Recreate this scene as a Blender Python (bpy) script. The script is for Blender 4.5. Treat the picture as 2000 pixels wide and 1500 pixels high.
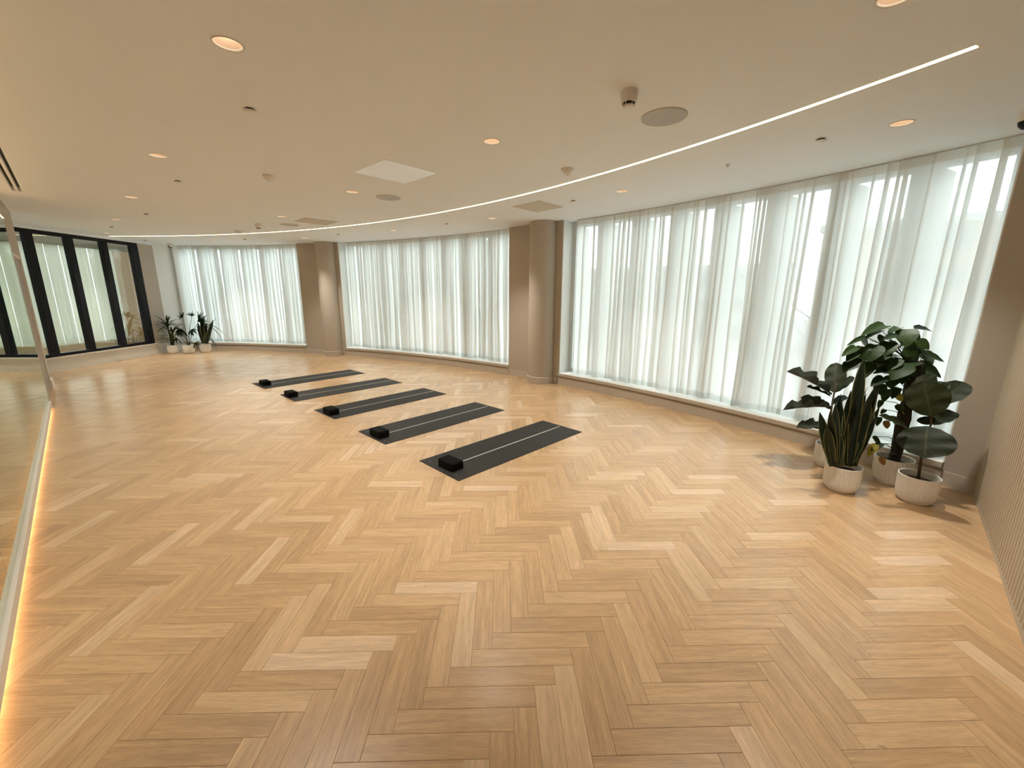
import bpy, bmesh, math, random
from mathutils import Vector, Matrix
random.seed(7)
for o in list(bpy.data.objects): bpy.data.objects.remove(o)
scene = bpy.context.scene
COL = scene.collection
R_ = math.radians

# ------------------------------------------------------------------ frames
# room frame: X (s) from mirror wall to windows, Y (t) along the mirror wall, Z up.
# camera-ground frame (w): x right, y ahead of the photographer; rotated 46.64 deg.
A0 = R_(46.64)
E1 = (math.cos(A0), math.sin(A0)); E2 = (-math.sin(A0), math.cos(A0))
def w2r(x, y): return (x*E1[0]+y*E1[1], x*E2[0]+y*E2[1])
def wv(x, y, z): a = w2r(x, y); return Vector((a[0], a[1], z))
CAMZ = 1.5903
F_PX = 794.15
pitch, roll = R_(12.5886), R_(-0.3793)
fw = wv(0, math.cos(pitch), -math.sin(pitch)); dn = wv(0, -math.sin(pitch), -math.cos(pitch)); rt = wv(1, 0, 0)
rt2 = rt*math.cos(roll)+dn*math.sin(roll); dn2 = dn*math.cos(roll)-rt*math.sin(roll)
CAMP = Vector((0, 0, CAMZ))
# ------------------------------------------------------------------ camera
cd = bpy.data.cameras.new('camera'); cam = bpy.data.objects.new('camera', cd); COL.objects.link(cam)
M = Matrix((( rt2.x, -dn2.x, -fw.x, 0), (rt2.y, -dn2.y, -fw.y, 0), (rt2.z, -dn2.z, -fw.z, CAMZ), (0, 0, 0, 1)))
cam.matrix_world = M
cd.sensor_width = 36; cd.lens = F_PX/2000*36; cd.clip_start = 0.05; cd.clip_end = 500
scene.camera = cam
# ------------------------------------------------------------------ world / exposure
SKY_STR = 3.7
wd = bpy.data.worlds.new('overcast_sky'); scene.world = wd; wd.use_nodes = True
nt = wd.node_tree; nt.nodes.clear()
wo = nt.nodes.new('ShaderNodeOutputWorld'); bg = nt.nodes.new('ShaderNodeBackground')
bg.inputs[0].default_value = (0.90, 1.0, 1.03, 1); bg.inputs[1].default_value = SKY_STR
nt.links.new(bg.outputs[0], wo.inputs[0])
vs = scene.view_settings; vs.view_transform = 'Standard'; vs.look = 'None'; vs.gamma = 1; vs.use_curve_mapping = False
vs.exposure = 0.7
LED_STR, SPOT_W, GLOW_STR, COVE_STR = 5.0, 160.0, 9.0, 5.0
WARM = (1.0, 0.94, 0.85); WARM2 = (1.0, 0.62, 0.30)

CC = (-8.99, 4.507); RW = 14.76; ZC = 2.775
def pol(r, phi): return (CC[0]+r*math.cos(R_(phi)), CC[1]+r*math.sin(R_(phi)))
BAYS = [(-19.66, -0.77), (3.9, 22.81), (27.72, 41.9)]

# portals over the window bays (guide daylight sampling only)
for b0, b1 in BAYS:
    ld = bpy.data.lights.new('window_portal', 'AREA'); ld.shape = 'RECTANGLE'
    mid = (b0+b1)/2; ch = 2*15.35*math.sin(R_(b1-b0)/2)+0.3
    ld.size = ch; ld.size_y = 2.7; ld.cycles.is_portal = True
    lo = bpy.data.objects.new('window_portal', ld); COL.objects.link(lo)
    p = pol(15.45, mid); lo.location = (p[0], p[1], 1.45)
    d = Vector((-math.cos(R_(mid)), -math.sin(R_(mid)), 0))
    lo.rotation_euler = d.to_track_quat('-Z', 'Y').to_euler()

# ------------------------------------------------------------------ materials
def newmat(name):
    m = bpy.data.materials.new(name); m.use_nodes = True; n = m.node_tree.nodes; n.clear()
    out = n.new('ShaderNodeOutputMaterial'); return m, m.node_tree, out
def sock(v):
    return v
def pbr(name, col, rough=0.6, metal=0.0, noise=0.0, nscale=30, bump=0.0, bscale=200, spec=0.5, trans=0.0):
    m, t, out = newmat(name); b = t.nodes.new('ShaderNodeBsdfPrincipled')
    b.inputs['Roughness'].default_value = rough; b.inputs['Metallic'].default_value = metal
    b.inputs['Specular IOR Level'].default_value = spec
    c = (*col, 1) if len(col) == 3 else col
    tc = t.nodes.new('ShaderNodeTexCoord')
    if noise > 0:
        nz = t.nodes.new('ShaderNodeTexNoise'); nz.inputs['Scale'].default_value = nscale; nz.inputs['Detail'].default_value = 4
        t.links.new(tc.outputs['Object'], nz.inputs['Vector'])
        mx = t.nodes.new('ShaderNodeMix'); mx.data_type = 'RGBA'
        mx.inputs[6].default_value = tuple(min(1, x*(1-noise)) for x in c[:3])+(1,)
        mx.inputs[7].default_value = tuple(min(1, x*(1+noise)) for x in c[:3])+(1,)
        t.links.new(nz.outputs['Fac'], mx.inputs[0]); t.links.new(mx.outputs[2], b.inputs['Base Color'])
    else: b.inputs['Base Color'].default_value = c
    if bump > 0:
        nb = t.nodes.new('ShaderNodeTexNoise'); nb.inputs['Scale'].default_value = bscale
        t.links.new(tc.outputs['Object'], nb.inputs['Vector'])
        bp = t.nodes.new('ShaderNodeBump'); bp.inputs['Strength'].default_value = bump; bp.inputs['Distance'].default_value = 0.002
        t.links.new(nb.outputs['Fac'], bp.inputs['Height']); t.links.new(bp.outputs[0], b.inputs['Normal'])
    t.links.new(b.outputs[0], out.inputs[0]); return m
def emit(name, col, s):
    m, t, out = newmat(name); e = t.nodes.new('ShaderNodeEmission'); e.inputs[0].default_value = (*col, 1); e.inputs[1].default_value = s
    t.links.new(e.outputs[0], out.inputs[0]); return m
def sheer(name, col, transp, transl):
    m, t, out = newmat(name)
    tr = t.nodes.new('ShaderNodeBsdfTransparent'); tl = t.nodes.new('ShaderNodeBsdfTranslucent'); df = t.nodes.new('ShaderNodeBsdfDiffuse')
    tl.inputs[0].default_value = (*col, 1); df.inputs[0].default_value = (*col, 1)
    # woven thread variation
    uv = t.nodes.new('ShaderNodeUVMap'); nz = t.nodes.new('ShaderNodeTexNoise'); nz.inputs['Scale'].default_value = 3.0
    mp = t.nodes.new('ShaderNodeMapping'); mp.inputs['Scale'].default_value = (40, 1.2, 1)
    t.links.new(uv.outputs[0], mp.inputs[0]); t.links.new(mp.outputs[0], nz.inputs['Vector'])
    mr = t.nodes.new('ShaderNodeMapRange'); mr.inputs[3].default_value = max(0, transp-0.04); mr.inputs[4].default_value = transp+0.04
    t.links.new(nz.outputs['Fac'], mr.inputs[0])
    a = t.nodes.new('ShaderNodeMixShader'); a.inputs[0].default_value = transl
    t.links.new(df.outputs[0], a.inputs[1]); t.links.new(tl.outputs[0], a.inputs[2])
    b = t.nodes.new('ShaderNodeMixShader'); t.links.new(mr.outputs[0], b.inputs[0])
    t.links.new(a.outputs[0], b.inputs[1]); t.links.new(tr.outputs[0], b.inputs[2])
    t.links.new(b.outputs[0], out.inputs[0]); return m
def glass(name, refl, tint=(1, 1, 1)):
    m, t, out = newmat(name)
    tr = t.nodes.new('ShaderNodeBsdfTransparent'); gl = t.nodes.new('ShaderNodeBsdfGlossy')
    tr.inputs[0].default_value = (*tint, 1); gl.inputs['Roughness'].default_value = 0.0; gl.inputs[0].default_value = (0.95, 0.97, 0.95, 1)
    mx = t.nodes.new('ShaderNodeMixShader'); mx.inputs[0].default_value = refl
    t.links.new(tr.outputs[0], mx.inputs[1]); t.links.new(gl.outputs[0], mx.inputs[2]); t.links.new(mx.outputs[0], out.inputs[0]); return m
def wood(name, use_attr):
    m, t, out = newmat(name); N = t.nodes.new; L = t.links.new
    b = N('ShaderNodeBsdfPrincipled')
    if use_attr:
        at = N('ShaderNodeAttribute'); at.attribute_name = 'tone'; rnd = at.outputs['Fac']
    else:
        oi = N('ShaderNodeObjectInfo'); sp = N('ShaderNodeSeparateColor'); L(oi.outputs['Color'], sp.inputs[0]); rnd = sp.outputs[0]
    uv = N('ShaderNodeUVMap')
    w = N('ShaderNodeMath'); w.operation = 'MULTIPLY'; w.inputs[1].default_value = 137.0; L(rnd, w.inputs[0])
    def noise(sx, sy, sc, det, dist=0.0, rough=0.55):
        mp = N('ShaderNodeMapping'); mp.inputs['Scale'].default_value = (sx, sy, 1); L(uv.outputs[0], mp.inputs[0])
        nz = N('ShaderNodeTexNoise'); nz.noise_dimensions = '4D'; nz.inputs['Scale'].default_value = sc; nz.inputs['Detail'].default_value = det
        nz.inputs['Distortion'].default_value = dist; nz.inputs['Roughness'].default_value = rough
        L(mp.outputs[0], nz.inputs['Vector']); L(w.outputs[0], nz.inputs['W']); return nz.outputs['Fac']
    tone = N('ShaderNodeValToRGB'); cr = tone.color_ramp
    cr.elements[0].position = 0.0; cr.elements[0].color = (0.53, 0.34, 0.178, 1)
    cr.elements[1].position = 1.0; cr.elements[1].color = (0.77, 0.56, 0.37, 1)
    for p, c in ((0.25, (0.58, 0.37, 0.192, 1)), (0.6, (0.63, 0.41, 0.218, 1)), (0.86, (0.69, 0.47, 0.265, 1))):
        e = cr.elements.new(p); e.color = c
    L(rnd, tone.inputs[0])
    # broad cathedral grain
    g1 = noise(1.6, 22.0, 1.6, 3, 1.2)
    r1 = N('ShaderNodeMapRange'); r1.inputs[1].default_value = 0.35; r1.inputs[2].default_value = 0.7; r1.inputs[3].default_value = 0.80; r1.inputs[4].default_value = 1.07; L(g1, r1.inputs[0])
    # fine pores
    g2 = noise(9.0, 260.0, 2.0, 2)
    r2 = N('ShaderNodeMapRange'); r2.inputs[1].default_value = 0.3; r2.inputs[2].default_value = 0.6; r2.inputs[3].default_value = 0.80; r2.inputs[4].default_value = 1.05; L(g2, r2.inputs[0])
    mu = N('ShaderNodeMath'); mu.operation = 'MULTIPLY'; L(r1.outputs[0], mu.inputs[0]); L(r2.outputs[0], mu.inputs[1])
    # knots
    kn = noise(9.0, 22.0, 1.0, 1)
    rk = N('ShaderNodeMapRange'); rk.inputs[1].default_value = 0.76; rk.inputs[2].default_value = 0.83; rk.inputs[3].default_value = 1.0; rk.inputs[4].default_value = 0.35; L(kn, rk.inputs[0])
    mu2 = N('ShaderNodeMath'); mu2.operation = 'MULTIPLY'; L(mu.outputs[0], mu2.inputs[0]); L(rk.outputs[0], mu2.inputs[1])
    mx = N('ShaderNodeMix'); mx.data_type = 'RGBA'; mx.blend_type = 'MULTIPLY'; mx.inputs[0].default_value = 1.0
    L(tone.outputs[0], mx.inputs[6]); L(mu2.outputs[0], mx.inputs[7]); L(mx.outputs[2], b.inputs['Base Color'])
    rr = N('ShaderNodeMapRange'); rr.inputs[3].default_value = 0.28; rr.inputs[4].default_value = 0.42; b.inputs['Specular IOR Level'].default_value = 0.38; L(g1, rr.inputs[0]); L(rr.outputs[0], b.inputs['Roughness'])
    b.inputs['Coat Weight'].default_value = 0.65; b.inputs['Coat Roughness'].default_value = 0.24
    bp = N('ShaderNodeBump'); bp.inputs['Strength'].default_value = 0.12; bp.inputs['Distance'].default_value = 0.001; L(g2, bp.inputs['Height']); L(bp.outputs[0], b.inputs['Normal'])
    L(b.outputs[0], out.inputs[0]); return m
def leafmat(name, c1, c2, edge=None, vein=None, rough=0.45, transl=0.12):
    m, t, out = newmat(name); N = t.nodes.new; L = t.links.new
    uv = N('ShaderNodeUVMap'); sp = N('ShaderNodeSeparateXYZ'); L(uv.outputs[0], sp.inputs[0])
    oi = N('ShaderNodeObjectInfo')
    nz = N('ShaderNodeTexNoise'); nz.noise_dimensions = '4D'; nz.inputs['Scale'].default_value = 6; L(uv.outputs[0], nz.inputs['Vector'])
    w = N('ShaderNodeMath'); w.operation = 'MULTIPLY'; w.inputs[1].default_value = 50; L(oi.outputs['Random'], w.inputs[0]); L(w.outputs[0], nz.inputs['W'])
    mx = N('ShaderNodeMix'); mx.data_type = 'RGBA'; mx.inputs[6].default_value = (*c1, 1); mx.inputs[7].default_value = (*c2, 1)
    ad = N('ShaderNodeMath'); ad.operation = 'MULTIPLY'; ad.inputs[1].default_value = 1.6; ad.use_clamp = True
    mm = N('ShaderNodeMath'); mm.operation = 'MULTIPLY'; L(nz.outputs['Fac'], mm.inputs[0]); L(oi.outputs['Random'], mm.inputs[1]); L(mm.outputs[0], ad.inputs[0]); L(ad.outputs[0], mx.inputs[0])
    col = mx.outputs[2]
    a = N('ShaderNodeMath'); a.operation = 'SUBTRACT'; a.inputs[1].default_value = 0.5; L(sp.outputs[1], a.inputs[0])
    ab = N('ShaderNodeMath'); ab.operation = 'ABSOLUTE'; L(a.outputs[0], ab.inputs[0])
    if edge:
        gt = N('ShaderNodeMapRange'); gt.inputs[1].default_value = 0.39; gt.inputs[2].default_value = 0.44; L(ab.outputs[0], gt.inputs[0])
        m2 = N('ShaderNodeMix'); m2.data_type = 'RGBA'; L(gt.outputs[0], m2.inputs[0]); L(col, m2.inputs[6]); m2.inputs[7].default_value = (*edge, 1); col = m2.outputs[2]
    if vein:
        lt = N('ShaderNodeMapRange'); lt.inputs[1].default_value = 0.012; lt.inputs[2].default_value = 0.03; lt.inputs[3].default_value = 1; lt.inputs[4].default_value = 0; L(ab.outputs[0], lt.inputs[0])
        # side veins: u*7 - |v|*6
        q1 = N('ShaderNodeMath'); q1.operation = 'MULTIPLY'; q1.inputs[1].default_value = 6.0; L(sp.outputs[0], q1.inputs[0])
        q2 = N('ShaderNodeMath'); q2.operation = 'MULTIPLY'; q2.inputs[1].default_value = 4.5; L(ab.outputs[0], q2.inputs[0])
        q3 = N('ShaderNodeMath'); q3.operation = 'SUBTRACT'; L(q1.outputs[0], q3.inputs[0]); L(q2.outputs[0], q3.inputs[1])
        q4 = N('ShaderNodeMath'); q4.operation = 'FRACT'; L(q3.outputs[0], q4.inputs[0])
        q5 = N('ShaderNodeMapRange'); q5.inputs[1].default_value = 0.05; q5.inputs[2].default_value = 0.12; q5.inputs[3].default_value = 0.7; q5.inputs[4].default_value = 0; L(q4.outputs[0], q5.inputs[0])
        mxv = N('ShaderNodeMath'); mxv.operation = 'MAXIMUM'; L(lt.outputs[0], mxv.inputs[0]); L(q5.outputs[0], mxv.inputs[1])
        m3 = N('ShaderNodeMix'); m3.data_type = 'RGBA'; L(mxv.outputs[0], m3.inputs[0]); L(col, m3.inputs[6]); m3.inputs[7].default_value = (*vein, 1); col = m3.outputs[2]
    b = N('ShaderNodeBsdfPrincipled'); b.inputs['Roughness'].default_value = rough; b.inputs['Specular IOR Level'].default_value = 0.28; L(col, b.inputs['Base Color'])
    tl = N('ShaderNodeBsdfTranslucent'); L(col, tl.inputs[0])
    ms = N('ShaderNodeMixShader'); ms.inputs[0].default_value = transl; L(b.outputs[0], ms.inputs[1]); L(tl.outputs[0], ms.inputs[2])
    L(ms.outputs[0], out.inputs[0]); return m

MT = dict(
    wall=pbr('greige_paint', (0.48, 0.42, 0.345), 0.75, noise=0.02, nscale=3, bump=0.15),
    white=pbr('white_paint', (0.80, 0.79, 0.75), 0.6, noise=0.015, nscale=4),
    ceil=pbr('ceiling_paint', (0.835, 0.885, 0.92), 0.9, noise=0.012, nscale=2, bump=0.1),
    skirt=pbr('skirting_paint', (0.55, 0.49, 0.415), 0.5, noise=0.02, nscale=5),
    skirtw=pbr('pale_skirting', (0.72, 0.68, 0.60), 0.5, noise=0.02, nscale=5),
    joint=pbr('joint_dark', (0.16, 0.09, 0.045), 0.9),
    slat=pbr('ribbed_panel_paint', (0.54, 0.45, 0.335), 0.65, noise=0.03, nscale=12),
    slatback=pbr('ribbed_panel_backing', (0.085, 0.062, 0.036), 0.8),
    black=pbr('black_frame', (0.008, 0.008, 0.010), 0.5, spec=0.15),
    blackm=pbr('black_matt', (0.01, 0.01, 0.01), 0.7),
    alu=pbr('frame_alu', (0.62, 0.63, 0.62), 0.45, metal=0.2),
    infill=pbr('window_infill', (0.58, 0.60, 0.58), 0.6, noise=0.02),
    door=pbr('door_veneer', (0.33, 0.27, 0.215), 0.5, noise=0.06, nscale=8),
    mirror=None,
    curtain=sheer('sheer_voile', (0.95, 0.965, 0.955), 0.13, 0.49),
    hem=sheer('sheer_hem', (0.80, 0.84, 0.83), 0.10, 0.45),
    head=sheer('curtain_heading', (0.88, 0.86, 0.79), 0.16, 0.35),
    wglass=glass('window_glass', 0.05, (0.97, 0.99, 0.98)),
    pglass=glass('partition_glass', 0.13, (0.93, 0.95, 0.92)),
    blind=sheer('blind_fabric', (0.66, 0.66, 0.58), 0.05, 0.40),
    drape=sheer('tan_drape', (0.36, 0.26, 0.155), 0.01, 0.6),
    blindrail=pbr('blind_rail', (0.36, 0.32, 0.25), 0.6),
    brown=pbr('brown_board', (0.30, 0.215, 0.125), 0.7, noise=0.1, nscale=6),
    led=emit('led_diffuser', (1.0, 0.80, 0.42), LED_STR),
    lamp=emit('lamp_face', (1.0, 0.88, 0.68), 10.0),
    cone=pbr('downlight_cone', (0.72, 0.55, 0.42), 0.6, noise=0.02),
    glow=emit('warm_led_tape', WARM2, GLOW_STR),
    cove=emit('warm_cove_tape', WARM2, COVE_STR),
    plastic=pbr('white_plastic', (0.78, 0.76, 0.71), 0.4, noise=0.01),
    grille=pbr('speaker_grille', (0.50, 0.52, 0.53), 0.7, noise=0.08, nscale=220),
    panel=pbr('access_panel', (0.90, 0.91, 0.90), 0.2, noise=0.01, spec=1.0),
    panelg=pbr('perforated_panel', (0.60, 0.57, 0.49), 0.8, noise=0.06, nscale=120),
    mat=pbr('mat_rubber', (0.026, 0.025, 0.023), 0.65, spec=0.3, noise=0.18, nscale=14, bump=0.3, bscale=900),
    matmark=pbr('mat_print', (0.62, 0.60, 0.55), 0.6, noise=0.04),
    matring=pbr('mat_ring_print', (0.16, 0.155, 0.145), 0.6, noise=0.04),
    foam=pbr('black_foam', (0.004, 0.004, 0.004), 0.9, spec=0.15, noise=0.2, nscale=60, bump=0.3, bscale=600),
    pot=pbr('ribbed_ceramic', (0.86, 0.83, 0.77), 0.55, noise=0.03, nscale=25),
    soil=pbr('soil', (0.035, 0.02, 0.013), 0.95, noise=0.5, nscale=60, bump=0.8, bscale=80),
    stem=pbr('woody_stem', (0.09, 0.06, 0.035), 0.8, noise=0.3, nscale=60),
    gstem=pbr('green_stem', (0.06, 0.085, 0.03), 0.6, noise=0.2, nscale=40),
    moss=pbr('moss_pole', (0.022, 0.015, 0.009), 0.95, noise=0.6, nscale=50, bump=1.0, bscale=90),
    fig=leafmat('fig_leaf', (0.013, 0.020, 0.006), (0.028, 0.036, 0.012), vein=(0.045, 0.055, 0.022), rough=0.55),
    figgrey=leafmat('fig_leaf_underside', (0.05, 0.06, 0.045), (0.08, 0.09, 0.07), vein=(0.03, 0.036, 0.024), rough=0.55),
    pothos=leafmat('pothos_leaf', (0.008, 0.022, 0.005), (0.030, 0.062, 0.010), vein=(0.03, 0.05, 0.016), transl=0.16),
    yellow=leafmat('yellowing_leaf', (0.42, 0.32, 0.04), (0.30, 0.26, 0.04), transl=0.3),
    drybrown=leafmat('dry_leaf', (0.24, 0.12, 0.035), (0.16, 0.08, 0.03), transl=0.15),
    snake=leafmat('snake_leaf', (0.006, 0.013, 0.006), (0.018, 0.026, 0.012), edge=(0.15, 0.135, 0.045), rough=0.45, transl=0.03),
    drac=leafmat('dracaena_leaf', (0.022, 0.045, 0.014), (0.070, 0.095, 0.022), transl=0.12),
    palm=leafmat('palm_leaf', (0.020, 0.045, 0.016), (0.045, 0.08, 0.03), transl=0.12),
    brick=pbr('facade_brick', (0.30, 0.19, 0.14), 0.9, noise=0.15, nscale=0.8),
    stone=pbr('facade_stone', (0.36, 0.37, 0.36), 0.9, noise=0.06, nscale=0.4),
    facg=pbr('facade_glass', (0.06, 0.08, 0.09), 0.2, noise=0.1, nscale=0.3),
    road=pbr('asphalt', (0.33, 0.34, 0.33), 0.9, noise=0.1, nscale=0.2),
    bark=pbr('bark', (0.10, 0.08, 0.055), 0.9, noise=0.2, nscale=3),
)
mm_, t_, o_ = newmat('mirror_silver'); g_ = t_.nodes.new('ShaderNodeBsdfGlossy'); g_.inputs[0].default_value = (0.80, 0.83, 0.76, 1); g_.inputs['Roughness'].default_value = 0.0
t_.links.new(g_.outputs[0], o_.inputs[0]); MT['mirror'] = mm_
WOODO = wood('oak_plank', False); WOODA = wood('oak_plank_field', True)

# ------------------------------------------------------------------ mesh helpers
class MB:
    def __init__(s): s.v = []; s.f = []; s.uv = []
    def add(s, vs, fs):
        o = len(s.v); s.v += [tuple(v) for v in vs]; s.f += [tuple(i+o for i in f) for f in fs]; return s
    def box(s, x0, x1, y0, y1, z0, z1):
        return s.add([(x0,y0,z0),(x1,y0,z0),(x1,y1,z0),(x0,y1,z0),(x0,y0,z1),(x1,y0,z1),(x1,y1,z1),(x0,y1,z1)],
                     [(0,3,2,1),(4,5,6,7),(0,1,5,4),(1,2,6,5),(2,3,7,6),(3,0,4,7)])
    def bbox(s, x0, x1, y0, y1, z0, z1, b=0.003):
        # box with bevelled vertical and top edges
        def ring(i, z): return [(x0+i+b,y0+i,z),(x1-i-b,y0+i,z),(x1-i,y0+i+b,z),(x1-i,y1-i-b,z),(x1-i-b,y1-i,z),(x0+i+b,y1-i,z),(x0+i,y1-i-b,z),(x0+i,y0+i+b,z)]
        vs = ring(b*.5, z0)+ring(0, z0+b*.5)+ring(0, z1-b)+ring(b, z1)
        fs = [tuple(range(7,-1,-1)), tuple(range(24,32))]
        for k in range(3):
            for i in range(8): fs.append((k*8+i, k*8+(i+1) % 8, k*8+8+(i+1) % 8, k*8+8+i))
        return s.add(vs, fs)
    def wbox(s, x0, x1, y0, y1, z0, z1):   # box in camera-ground frame
        c = [w2r(x0,y0), w2r(x1,y0), w2r(x1,y1), w2r(x0,y1)]
        return s.prism(c, z0, z1)
    def prism(s, poly, z0, z1):
        n = len(poly)
        vs = [(p[0],p[1],z0) for p in poly]+[(p[0],p[1],z1) for p in poly]
        fs = [tuple(range(n-1,-1,-1)), tuple(range(n,2*n))]+[(i,(i+1) % n,n+(i+1) % n,n+i) for i in range(n)]
        return s.add(vs, fs)
    def arc(s, r0, r1, p0, p1, z0, z1, n=None):
        n = n or max(1, int(abs(p1-p0)/0.6)); vs = []; fs = []
        for i in range(n+1):
            p = p0+(p1-p0)*i/n; a = pol(r0,p); b = pol(r1,p)
            vs += [(a[0],a[1],z0),(b[0],b[1],z0),(b[0],b[1],z1),(a[0],a[1],z1)]
        for i in range(n):
            o = 4*i
            for k in range(4): fs.append((o+k, o+4+k, o+4+(k+1) % 4, o+(k+1) % 4))
        fs += [(0,1,2,3), (4*n+3,4*n+2,4*n+1,4*n)]
        return s.add(vs, fs)
    def lathe(s, prof, n=32, c=(0,0,0), a0=0, a1=2*math.pi, rib=0.0):
        full = abs(a1-a0-2*math.pi) < 1e-6; m = n if full else n+1; vs = []
        for i in range(m):
            a = a0+(a1-a0)*i/n
            for q in prof:
                r = q[0]+(rib*(1 if i % 2 else -1) if len(q) > 2 and q[2] else 0)
                vs.append((c[0]+r*math.cos(a), c[1]+r*math.sin(a), c[2]+q[1]))
        k = len(prof); fs = []
        for i in range(n):
            j = (i+1) % m
            for q in range(k-1): fs.append((i*k+q, j*k+q, j*k+q+1, i*k+q+1))
        return s.add(vs, fs)
    def tube(s, pts, rad, n=8, cap=True):
        P = [Vector(p) for p in pts]; rad = rad if isinstance(rad, (list, tuple)) else [rad]*len(P)
        vs = []; fs = []; up = Vector((0.13, 0.31, 0.94))
        for i, p in enumerate(P):
            d = (P[min(i+1,len(P)-1)]-P[max(i-1,0)]).normalized()
            a = d.cross(up)
            if a.length < 1e-3: a = d.cross(Vector((1,0,0)))
            a.normalize(); b = d.cross(a)
            for k in range(n):
                t = 2*math.pi*k/n; q = p+(a*math.cos(t)+b*math.sin(t))*rad[i]; vs.append(tuple(q))
        for i in range(len(P)-1):
            for k in range(n): fs.append((i*n+k, i*n+(k+1) % n, (i+1)*n+(k+1) % n, (i+1)*n+k))
        if cap: fs += [tuple(range(n-1,-1,-1)), tuple((len(P)-1)*n+k for k in range(n))]
        return s.add(vs, fs)
    def mesh(s, name, mat, smooth=False):
        me = bpy.data.meshes.new(name); me.from_pydata(s.v, [], s.f); me.materials.append(mat)
        if smooth: me.polygons.foreach_set('use_smooth', [True]*len(me.polygons))
        me.update(); return me
    def build(s, name, mat, parent=None, smooth=False, recalc=True, loc=None):
        me = s.mesh(name, mat, smooth)
        if recalc:
            bm = bmesh.new(); bm.from_mesh(me); bmesh.ops.recalc_face_normals(bm, faces=bm.faces); bm.to_mesh(me); bm.free()
        return put(name, me, parent, loc)
def put(name, me, parent=None, loc=None):
    o = bpy.data.objects.new(name, me); COL.objects.link(o)
    if parent: o.parent = parent
    if loc is not None: o.location = loc
    return o
def tag(o, label, cat, group=None):
    o['label'] = label; o['category'] = cat
    if group: o['group'] = group
    return o
def struct(o): o['kind'] = 'structure'; return o
def thing(name, loc, label, cat, group=None, rz=0):
    o = bpy.data.objects.new(name, None); COL.objects.link(o); o.location = loc; o.rotation_euler = (0,0,rz); o.empty_display_size = 0.1
    return tag(o, label, cat, group)
def autosmooth(o, ang=35):
    me = o.data; me.polygons.foreach_set('use_smooth', [True]*len(me.polygons))
    bm = bmesh.new(); bm.from_mesh(me)
    for e in bm.edges:
        if len(e.link_faces) == 2 and e.calc_face_angle(0) > R_(ang): e.smooth = False
    bm.to_mesh(me); bm.free(); return o
def ray(px, py):
    return fw + rt2*((px-1000)/F_PX) + dn2*((py-750)/F_PX)
def at_depth(px, py, d):       # point on a pixel's ray at a given distance ahead (camera axis)
    return CAMP + ray(px, py)*d
def depth_of(p): return (Vector(p)-CAMP).dot(fw)
def project(p):
    d = Vector(p)-CAMP; z = d.dot(fw)
    if z < 0.05: return None
    return (1000+F_PX*d.dot(rt2)/z, 750+F_PX*d.dot(dn2)/z)

# ------------------------------------------------------------------ room outline
GX = -9.12                                   # glazed screen line in camera-ground frame
outline = [pol(15.22, -21.4+i*(42.6+21.4)/80) for i in range(81)]
outline += [w2r(-9.34, 11.6), w2r(-9.34, 4.85), (-2.75, 9.75), (-2.75, -0.85), (5.1, -0.85)]

# ------------------------------------------------------------------ floor
fl = MB().prism(outline, -0.12, -0.0125).build('floor', MT['joint']); struct(fl)
PW = 0.09; S2 = math.sqrt(2)
O = w2r(-0.0863, 1.6420)
g = 0.0003; Lp = 5*PW
def plank_verts(lx, ly):
    b = 0.0011; x0, x1, y0, y1 = g, lx-g, g, ly-g
    V = []
    for i, z in ((0, -0.0125), (0, -0.0009), (b, 0.0)):
        V += [(x0+i,y0+i,z),(x1-i,y0+i,z),(x1-i,y1-i,z),(x0+i,y1-i,z)]
    Fc = [(8,9,10,11)]
    for k in range(2):
        for i in range(4): Fc.append((k*4+i, k*4+(i+1) % 4, k*4+4+(i+1) % 4, k*4+4+i))
    return V, Fc
PV, PF = plank_verts(Lp, PW)
def set_uv(me, coords):
    uvl = me.uv_layers.new(name='UVMap'); lo = [0]*len(me.loops); me.loops.foreach_get('vertex_index', lo)
    flat = []
    for i in lo: flat += coords[i]
    uvl.data.foreach_set('uv', flat)
pm = bpy.data.meshes.new('plank'); pm.from_pydata(PV, [], PF); pm.materials.append(WOODO); set_uv(pm, [(v[0], v[1]) for v in PV]); pm.update()
def inside(p):
    s, t = p
    if t < -0.80 or s < -0.62 and t < 10.3: return False
    if math.hypot(s-CC[0], t-CC[1]) > 14.98: return False
    # screen line
    wx = s*E1[0]+t*E2[0]
    return wx > -9.26 and s > -2.9
planks = []
c45, s45 = math.cos(-math.pi/4), math.sin(-math.pi/4)
for j in range(-30, 14):
    for i in range(-60, 80):
        for kind in (0, 1):
            ox = O[0]+i*PW*S2; oy = O[1]-j*5*PW*S2
            # local plank frame: direction -45 deg
            if kind == 0: lx, ly, ang = 0.0, -PW, -math.pi/4
            else: lx, ly, ang = PW, 0.0, math.pi/4
            bx = ox+lx*c45-ly*s45; by = oy+lx*s45+ly*c45
            ca, sa = math.cos(ang), math.sin(ang)
            cx = bx+ca*Lp/2-sa*PW/2; cy = by+sa*Lp/2+ca*PW/2
            if not inside((cx, cy)): continue
            a = 0.0
            pts = [project((bx+ca*u-sa*v, by+sa*u+ca*v, 0)) for u, v in ((0,0),(Lp,0),(Lp,PW),(0,PW))]
            if all(pts):
                n_in = sum(-50 < q[0] < 2050 and -50 < q[1] < 1550 for q in pts)
                if n_in >= 2:
                    a = abs(sum(pts[k][0]*pts[(k+1) % 4][1]-pts[(k+1) % 4][0]*pts[k][1] for k in range(4)))/2
                    cxp = min(2000, max(0, max(q[0] for q in pts)))-min(2000, max(0, min(q[0] for q in pts)))
            planks.append((a, bx, by, ang))
planks.sort(key=lambda q: -q[0])
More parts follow.
